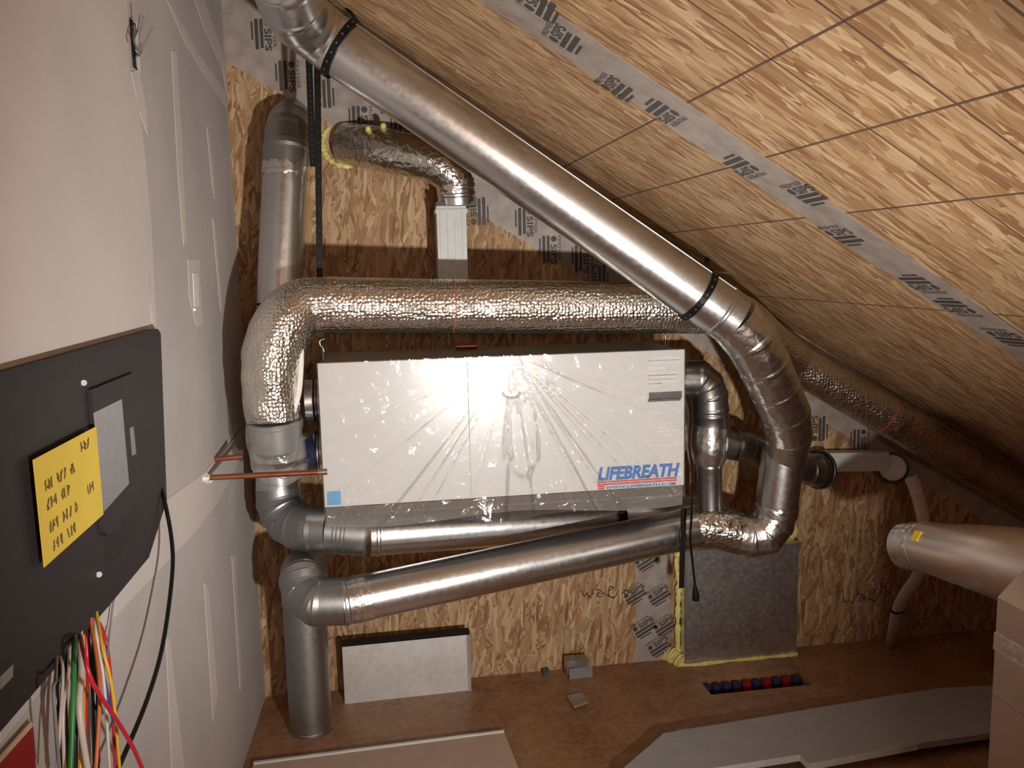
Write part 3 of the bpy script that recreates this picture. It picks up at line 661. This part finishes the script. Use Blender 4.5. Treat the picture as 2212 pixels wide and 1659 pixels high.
for dz in (-.022, .0, .022): mesh_obj('rib', *obox((s0+s1)/2-Y_*.0285+Z_*dz, (s1-s0)/2, Z_*.0025, Y_*.0025), 'vent', bo)
ob = P(1928, 1010, 3.36); axo = Vector((-.55, -.80, .1)).normalized()
mesh_obj('end_boot', *MB().add(tube([ob-axo*.06, ob-axo*.01, ob+axo*.012], [.055, .060, .062], 36, False)).add(tube([ob-axo*.03, ob+axo*.012], [.050, .055], 36, False)).__dict__.values(), 'vent', bo, 30)
mesh_obj('end_gasket', *MB().add(band(ob+axo*.002, ob+axo*.016, .058, .008)).__dict__.values(), 'vent_dark', bo, 30)
mesh_obj('end_cap', *tube([ob-axo*.012, ob-axo*.008], .053, 30), 'vent', bo, 30)
cp, _ = curve_pts([P(1968, 1030, 3.22), P(1984, 1075, 3.20), P(1995, 1125, 3.18), P(1998, 1190, 3.15), P(1985, 1240, 3.15), P(1955, 1285, 3.18), P(1940, 1318, 3.22), P(1932, 1355, 3.28), G(1926, 1392)+Z_*.012], .02, 8)
ho = thing('white_hose', 'flattened white hose with a black tie bending down behind the round takeoff', 'hose', G(1926, 1392))
mesh_obj('hose_body', *tube(cp, .029, 24, flat=(Y_, .45)), 'hose', ho, 40)
mesh_obj('cable_tie', *MB().add(tube([P(1940, 1315, 3.215), P(1939.5, 1318, 3.218)], .0315, 24, flat=(Y_, .5))).__dict__.values(), 'black', ho, 40)

# ------------------------------------------------------------------ foamed plenum, strip and cord
b0_, b1_ = G(1480, 1439), G(1719, 1414); PY = (b0_.y+b1_.y)/2
pz = P(1600, 1182, PY).z
pl = thing('plenum_box', 'grey sheet metal plenum edged with yellow spray foam at the end wall', 'plenum', ((b0_.x+b1_.x)/2, (PY+YB)/2, 0))
mesh_obj('sheet_box', *box(b0_.x, b1_.x, PY, YB-.003, 0, pz), 'spangle', pl)
mesh_obj('standing_seam', *box(b0_.x-.002, b0_.x+.006, PY-.006, PY+.01, 0, pz), 'galv_dull', pl)
mesh_obj('top_flange', *box(b0_.x-.006, b1_.x+.006, PY-.012, PY+.02, pz-.012, pz+.004), 'galv_dull', pl)
def foam_bead(pts, r, seed):
    rn = random.Random(seed); cp, _ = curve_pts(pts, r, 10)
    return tube(cp, [r*rn.uniform(.6, 1.35) for _ in cp], 12)
mesh_obj('spray_foam', *foam_bead([(b0_.x-.012, YB-.02, .02), (b0_.x-.013, YB-.02, .2), (b0_.x-.010, YB-.02, .35), (b0_.x-.02, YB-.02, .42), (b0_.x-.015, YB-.02, pz)], .012, 1), 'foam', pl, 70)
mesh_obj('spray_foam', *foam_bead([(b0_.x-.03, PY+.06, .008), (b0_.x, PY-.006, .006), (b0_.x+.2, PY-.005, .005), (b0_.x+.4, PY-.005, .005), (b1_.x, PY-.006, .007)], .008, 2), 'foam', pl, 70)
mesh_obj('foam_lump', *foam_bead([(b0_.x-.055, PY+.09, .012), (b0_.x-.03, PY+.05, .022), (b0_.x-.008, PY+.0, .012)], .028, 3), 'foam', pl, 70)
mesh_obj('foam_lump', *foam_bead([(b1_.x-.03, PY+.06, pz+.01), (b1_.x+.0, PY+.08, pz+.03), (b1_.x+.02, PY+.12, pz+.02)], .026, 5), 'foam', pl, 70)
sa, sb_ = P(1477, 1098, 2.95), P(1472, 1270, 2.95)
tag(mesh_obj('rubber_strip', *obox((sa+sb_)/2, (sb_-sa)/2, X_*.0095, Y_*.002), 'black'), 'black rubber strip hanging from the lower corner of the ventilation unit', 'strip')
co = thing('power_cord', 'thin black power cord with a plug hanging before the plenum', 'cord', P(1503, 1300, 2.93))
cp, _ = curve_pts([P(1494, 1050, 2.84), P(1494, 1110, 2.85), P(1491, 1160, 2.88), P(1496, 1215, 2.91), P(1502, 1270, 2.92)], .004)
mesh_obj('cable', *tube(cp, .0042, 10), 'black', co, 40)
mesh_obj('plug', *tube([P(1501, 1264, 2.92), P(1502, 1276, 2.92), P(1503, 1286, 2.92), P(1503, 1297, 2.92)], [.005, .010, .013, .012], 14), 'black', co, 40)
for dx in (-3, 3): mesh_obj('prong', *obox(P(1503+dx, 1301, 2.92), Z_*.008, X_*.0012, Y_*.003), 'steel', co)

# ------------------------------------------------------------------ things on the floor
m0, m1 = G(745, 1521), G(1018, 1491); mz = P(742, 1397, m0.y).z
d_ = (m1-m0).normalized(); nn = Vector((-d_.y, d_.x, 0))
sb = thing('register_box', 'shiny sheet metal register box with a black foam top edge on the floor', 'sheet metal box', (m0+m1)/2)
mesh_obj('front_sheet', *prism([m0, m1, m1+Z_*mz, m0+Z_*mz], nn*.004), 'bright', sb)
mesh_obj('end_sheet', *prism([m0+nn*.004, m0+nn*.03, m0+nn*.03+Z_*mz, m0+nn*.004+Z_*mz], d_*.003), 'galv_dull', sb)
mesh_obj('end_sheet', *prism([m1+nn*.004, m1+nn*.03, m1+nn*.03+Z_*mz, m1+nn*.004+Z_*mz], -d_*.003), 'galv_dull', sb)
mesh_obj('side_hem', *prism([m1-nn*.004, m1-nn*.004-d_*.012, m1-nn*.004-d_*.012+Z_*mz, m1-nn*.004+Z_*mz], nn*.004), 'galv', sb)
mesh_obj('foam_edge', *prism([m0+Z_*mz-nn*.003, m1+Z_*mz-nn*.003, m1+Z_*mz+nn*.032, m0+Z_*mz+nn*.032], Z_*.014), 'black', sb)
k0, k1 = G(1230, 1468), G(1280, 1462)
br = thing('metal_bracket', 'small grey metal bracket standing on the floor at the end wall', 'bracket', (k0+k1)/2)
mesh_obj('front_plate', *prism([k0, k1, k1+Z_*.045, k0+Z_*.045], Y_*.003), 'silver', br)
mesh_obj('crumpled_foil', *obox((k0+k1)/2+Vector((-.012, .034, .045)), X_*.046, Y_*.028, Z_*.03), 'dark_galv', br)
fs = [G(x, y, .002) for x, y in ((1222, 1505), (1256, 1499), (1272, 1520), (1240, 1532))]
fp = thing('foil_scrap', 'small crumpled foil scrap lying flat on the brown floor', 'scrap', fs[0])
mesh_obj('sheet', *prism(fs, Z_*.006), 'dark_galv', fp); mesh_obj('bright_edge', *prism([G(1240, 1532, .008), G(1272, 1521, .008), G(1270, 1517, .010), G(1240, 1527, .010)], Z_*.004), 'tape', fp)
tg = [G(x, y, .001) for x, y in ((1170, 1453), (1184, 1450), (1188, 1458), (1176, 1462))]
tag(mesh_obj('teal_scrap', *prism(tg, Z_*.018), 'teal'), 'tiny dark teal scrap on the floor against the end wall', 'scrap')
bd = thing('board_offcut', 'tan paper-faced board offcut with a white edge on the floor', 'board', G(830, 1640))
bp = [G(548, 1648, .014), G(1088, 1579, .014), G(1120, 1659, .014), G(1150, 1760, .014), G(500, 1830, .014)]
mesh_obj('sheet', *prism([p-Z_*.013 for p in bp], Z_*.013), 'tanboard', bd)
a, b = bp[0], bp[1]; e = (bp[2]-bp[1]).normalized()
mesh_obj('white_edge', *prism([a-Z_*.012, b-Z_*.012, b+e*.010-Z_*.012, a+e*.012-Z_*.012], Z_*.018), 'white', bd)
# grey foam board: lies flat on spacers a little above the floor
H = .055
gp = [G(x, y, H) for x, y in ((1400, 1613), (1433, 1584), (1932, 1501), (2024, 1487), (2230, 1475), (2230, 1570), (1982, 1606), (1747, 1650), (1727, 1630), (1560, 1656), (1330, 1690), (1345, 1660))]
gb = thing('foam_board', 'grey rigid foam board with a pale notched edge lying on the floor', 'insulation board', sum(gp, Vector())/len(gp))
mesh_obj('sheet', *prism([p-Z_*.022 for p in gp], Z_*.022), 'gboard', gb)
for i, j in ((6, 7), (7, 8), (8, 9), (9, 10)):
    a, b = gp[i], gp[j]; o_ = Vector((0, -1, 0))
    mesh_obj('cut_edge', *prism([a-Z_*.0225, b-Z_*.0225, b+Z_*.0005, a+Z_*.0005], o_*.002), 'gedge', gb)
for q in ((1500, 1600), (1900, 1540), (1700, 1590)):
    c = G(q[0], q[1], 0); mesh_obj('spacer', *box(c.x-.06, c.x+.06, c.y-.03, c.y+.03, 0, H-.022), 'gboard', gb)
# pipes glimpsed through the floor cut-out
nx = 10
for k in range(nx):
    x = hole[0]+(hole[1]-hole[0])*(k+.5)/nx; r = (hole[1]-hole[0])/nx*.5; rd_ = k in (4, 6, 8)
    o = MB().add(tube([(x, hole[3]-.02-r, -.285), (x, hole[3]-.02-r, -.030), (x, hole[3]-.02-r, -.016)], [r*.95, r*.95, r*.88], 16)).build('floor_pipe', 'redpipe' if rd_ else 'bluepipe', None, 40)
    tag(o, 'dark red pipe in the rectangular floor cut-out' if rd_ else 'dark blue pipe in the rectangular floor cut-out', 'pipe', 'red pipes in the floor cut-out' if rd_ else 'blue pipes in the floor cut-out')

# ------------------------------------------------------------------ foil-faced plenum and takeoff at the right
BX = 1.575; cnr = P(2155, 1290, 1.78); BX = cnr.x
fx = thing('foil_plenum', 'foil-faced box plenum with a round takeoff beside the roof slope', 'plenum', (BX+.2, 1.8, 0))
bxp = [Vector((BX, 1.78, 0)), Vector((BX, 1.78, cnr.z)), Vector((BX+.06, 1.78, cnr.z+.06)), Vector((BX+.42, 1.78, cnr.z+.06)), Vector((BX+.42, 1.78, 0))]
mesh_obj('box', *prism(bxp, Y_*-.55), 'pinkfoil', fx)
mesh_obj('foil_tape', *box(BX-.002, BX+.01, 1.23, 1.783, P(2155, 1385, 1.78).z-.02, P(2155, 1365, 1.78).z), 'tape', fx)
mesh_obj('panel_joint', *box(BX-.001, BX+.01, 1.23, 1.782, P(2155, 1495, 1.78).z-.004, P(2155, 1495, 1.78).z), 'galv_dull', fx)
kx0, kx1 = P(1957, 1180, 2.36), P(1998, 1181, 2.285)
mesh_obj('takeoff_collar', *straight(kx0, kx1, .0695, (.5,)), 'galv', fx, 30)
cp = [kx1.lerp(kx0, .15), P(2004, 1182, 2.27), P(2060, 1195, 2.15), P(2120, 1206, 2.03), P(2190, 1222, 1.92), P(2300, 1250, 1.80)]
mesh_obj('takeoff_cone', *tube(cp, [.070, .072, .080, .088, .097, .11], 56), 'pinkfoil', fx, 30)
mesh_obj('clamp_band', *band(P(2000, 1181.5, 2.28), P(2006, 1182.5, 2.267), .072, .003), 'galv', fx, 30)
stc = P(2025, 1161, 2.225); 
c0 = P(2001, 1183, 2.355); axc = (cp[2]-cp[1]).normalized(); nr = Vector((-.62, -.75, .55)); nr = (nr-axc*nr.dot(axc)).normalized()
cc = cp[1].lerp(cp[2], .4); e1 = axc; e2 = axc.cross(nr)
sk = mesh_obj('sticker', *obox(cc+nr*.0765, e1*.016, e2*.016, nr*.0012), 'sticker', fx)
mesh_obj('sticker_lettering', *plant(fit(text_vf('M8', .02), .022, .013), cc+nr*.0780-e1*.011-e2*.006*(-1 if e2.z < 0 else 1), e1, e2 if e2.z > 0 else -e2), 'ink', sk)
mesh_obj('foil_seam', *obox(cp[3]+Vector((-.45, -.8, -.15)).normalized()*.092, (cp[4]-cp[3])*.8, Z_*.006, Y_*.002), 'tape', fx)

# ------------------------------------------------------------------ copper pipes from the drywall
def copper(x0, y0, x1, y1, Y0, Y1, r, label, tip):
    a, b = P(x0, y0, Y0), P(x1, y1, Y1); t = thing('copper_pipe', label, 'pipe', a)
    mesh_obj('tube', *tube([a-(b-a).normalized()*.02, b], r, 24), 'copper', t, 30)
    if tip:
        d = (b-a).normalized(); mesh_obj('soldered_end', *straight(b-d*.022, b+d*.006, r*1.18, (.4,)), 'solder', t, 30)
    return t
cw = L(445, 1033)
ct = copper(449, 1032, 703, 1019, cw.y, cw.y-.02, .0085, 'long copper pipe stub with a soldered end reaching out of the drywall', True)
cl = MB(); rn = random.Random(9)
for k in range(9): p = L(446+rn.uniform(-8, 16), 1033+rn.uniform(-4, 6), 0); cl.add(tube([p-WN*.001, p+WN*rn.uniform(.006, .02)], [rn.uniform(.010, .017), .004], 9))
cl.build('caulk', 'caulk', ct, 60)
c2w = L(463, 993); copper(466, 992, 524, 986, c2w.y, c2w.y-.005, .0085, 'short copper pipe stub above the longer one at the drywall', False)
ctp = MB().add(tube(curve_pts([Vector((P(x_, 750, 3.2).x, 3.2, HZ1+.0075)) for x_ in (985, 1007, 1030)], .01)[0], .010, 14)).build('copper_fitting', 'copper', None, 40)
ctp.location.z += .0; tag(ctp, 'short copper fitting lying on top of the ventilation unit', 'pipe')

# ------------------------------------------------------------------ charcoal wiring panel on the drywall
pn = thing('wiring_panel', 'charcoal plastic wiring enclosure on the drywall with a yellow note', 'panel', L(150, 1430))
on_wall('cover', [(-60, 816), (320, 711), (327, 720), (340, 1082), (300, 1205), (210, 1310), (-60, 1612)], .001, .022, 'panel', pn)
on_wall('raised_door', [(188, 842), (278, 806), (287, 812), (298, 1085), (226, 1158), (215, 1150)], .022, .008, 'panel', pn)
on_wall('door_gap', [(280, 800), (290, 797), (310, 1075), (301, 1083)], .0228, .0006, 'panel_dark', pn)
on_wall('lower_recess', [(225, 1168), (302, 1092), (306, 1110), (262, 1195), (226, 1225)], .0228, .0006, 'panel_dark', pn)
win = on_wall('silver_label', [(201, 892), (262, 862), (278, 1045), (224, 1105)], .030, .001, 'silver', pn)
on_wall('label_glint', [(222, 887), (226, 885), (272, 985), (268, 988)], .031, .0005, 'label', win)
on_wall('label_print', [(280, 925), (288, 921), (294, 980), (285, 985)], .0302, .0005, 'wgrey', pn)
for x, y in ((181, 827), (214, 1241)): mesh_obj('screw', *tube([L(x, y, .022), L(x, y, .027)], .0055, 14), 'label', pn, 30)
on_wall('warning_label', [(0, 1462), (28, 1434), (27, 1462), (0, 1490)], .0228, .0006, 'wgrey', pn)
note_px = [(70, 993), (206, 921), (222, 1111), (94, 1226)]
nt = tag(mesh_obj('sticky_note', *prism([L(x, y, .034) for x, y in note_px], WN*.0015), 'yellow'), 'yellow paper note with handwriting stuck on the charcoal wiring panel', 'note')
def note(u, v): a, b, c, d = [L(x, y, .0358) for x, y in note_px]; return (a.lerp(b, u)).lerp(d.lerp(c, u), v)
nx_, ny_ = (note(1, .5)-note(0, .5)), (note(.5, 0)-note(.5, 1))
rn = random.Random(5)
for (u, v, w) in ((.10, .34, .50), (.70, .18, .18), (.12, .52, .42), (.12, .74, .46), (.74, .66, .20), (.14, .93, .44)):   # blurred handwriting, not readable
    n = max(3, int(w*20))
    for k in range(n):
        if k % 4 == 3: continue
        q = [note(u+w*(k+rn.uniform(.05, .8))/n, v)+ny_*h_ for h_ in (.0, .09, rn.uniform(.03, .09), rn.uniform(0, .05))]; stroke('handwriting', q+[q[0]], .0034, nt, 'biro', WN)
sg = on_wall('red_sign', [(-20, 1660), (66, 1566), (75, 1680), (-20, 1720)], .006, .003, 'redsign', None); tag(sg, 'red sheet with a cream border below the wiring panel', 'sign')
on_wall('border', [(-20, 1652), (64, 1558), (68, 1568), (-20, 1666)], .007, .003, 'cream', sg)
# cables
def cable(pts, r, mat, label, name='cable', cat='cable', grp=None, n=8, seg=12):
    cp, _ = curve_pts(pts, r, n); return tag(mesh_obj(name, *tube(cp, r, seg), mat, None, 40), label, cat, grp)
cable([L(346, 1046, .012), L(354, 1075, .03), L(370, 1160, .05), L(372, 1240, .06), L(352, 1390, .07), L(318, 1510, .07), L(262, 1645, .06), L(215, 1750, .06)], .0048, 'wblack', 'thick black cable looping down from the right edge of the wiring panel')
cable([L(172, 1366, .010), L(181, 1410, .075), L(200, 1475, .092), L(245, 1545, .095), L(290, 1620, .098), L(330, 1720, .10)], .0036, 'wred', 'bright pink-red wire crossing in front of the other wires')
W_ = [('wred', 204, 1306, 228, 1380, 240, 1480, 250, 1680, .0032, 'red wire hanging nearest the thick black cable'),
      ('wyellow', 208, 1350, 222, 1400, 244, 1500, 260, 1680, .0030, 'yellow wire hanging beside the thick black cable'),
      ('wwhite', 200, 1312, 208, 1370, 225, 1480, 238, 1680, .0030, 'white wire hanging between the red and black wires'),
      ('wblue', 206, 1380, 216, 1420, 232, 1500, 246, 1560, .0034, 'blue wire in the bundle under the wiring panel'),
      ('wblack', 192, 1330, 196, 1400, 204, 1500, 208, 1680, .0062, 'glossy black wire in the middle of the bundle'),
      ('worange', 196, 1395, 212, 1440, 215, 1520, 206, 1680, .0034, 'orange wire beside the glossy black wire'),
      ('wwhite', 172, 1380, 176, 1440, 172, 1540, 192, 1680, .0055, 'thick white wire beside the yellow one'),
      ('wyellow', 178, 1430, 180, 1470, 178, 1550, 172, 1680, .0042, 'mustard yellow wire in the left part of the bundle'),
      ('wred', 186, 1400, 188, 1450, 184, 1540, 180, 1680, .0036, 'dark red wire between the yellow and white wires'),
      ('wgreen', 162, 1362, 160, 1420, 158, 1520, 152, 1680, .0044, 'green wire hanging under the wiring panel'),
      ('wwhite', 150, 1385, 148, 1450, 136, 1540, 140, 1680, .0030, 'thin white wire twisted with black ones'),
      ('wblack', 136, 1400, 128, 1460, 120, 1500, 132, 1680, .0052, 'outermost black wire of the bundle by the red sheet'),
      ('wblack', 150, 1372, 142, 1440, 138, 1520, 148, 1680, .0052, 'black wire next to the green one'),
      ('wgrey', 122, 1410, 120, 1470, 116, 1500, 130, 1680, .0028, 'thin grey wire at the outer side of the bundle'),
      ('wwhite', 128, 1405, 136, 1450, 130, 1560, 122, 1680, .0026, 'slim white wire over the outermost black one'),
      ('wblack', 166, 1368, 168, 1440, 164, 1530, 162, 1680, .0040, 'slim black wire between green and white')]
for k, (m, xa, ya_, xb, yb_, xc, yc_, xd, yd_, r, lab) in enumerate(W_):
    o = (.010, .024, .038, .052)[(k*3) % 4]; cable([L(xa, 1320-1.12*(xa-210), .006+o*.3), L(xb, max(yb_, 1345-1.12*(xa-210)), o), L(xc, yc_, o+.012), L(xd, yd_, o+.010)], r, m, lab, 'wire', 'wire', 'wires under the wiring panel', 6, 10)
cable([L(249, 1275, .012), L(244, 1305, .01), L(236, 1370, .012), L(232, 1420, .02)], .0022, 'wgrey', 'hair-thin grey wire at the corner of the wiring panel', 'wire', 'wire')
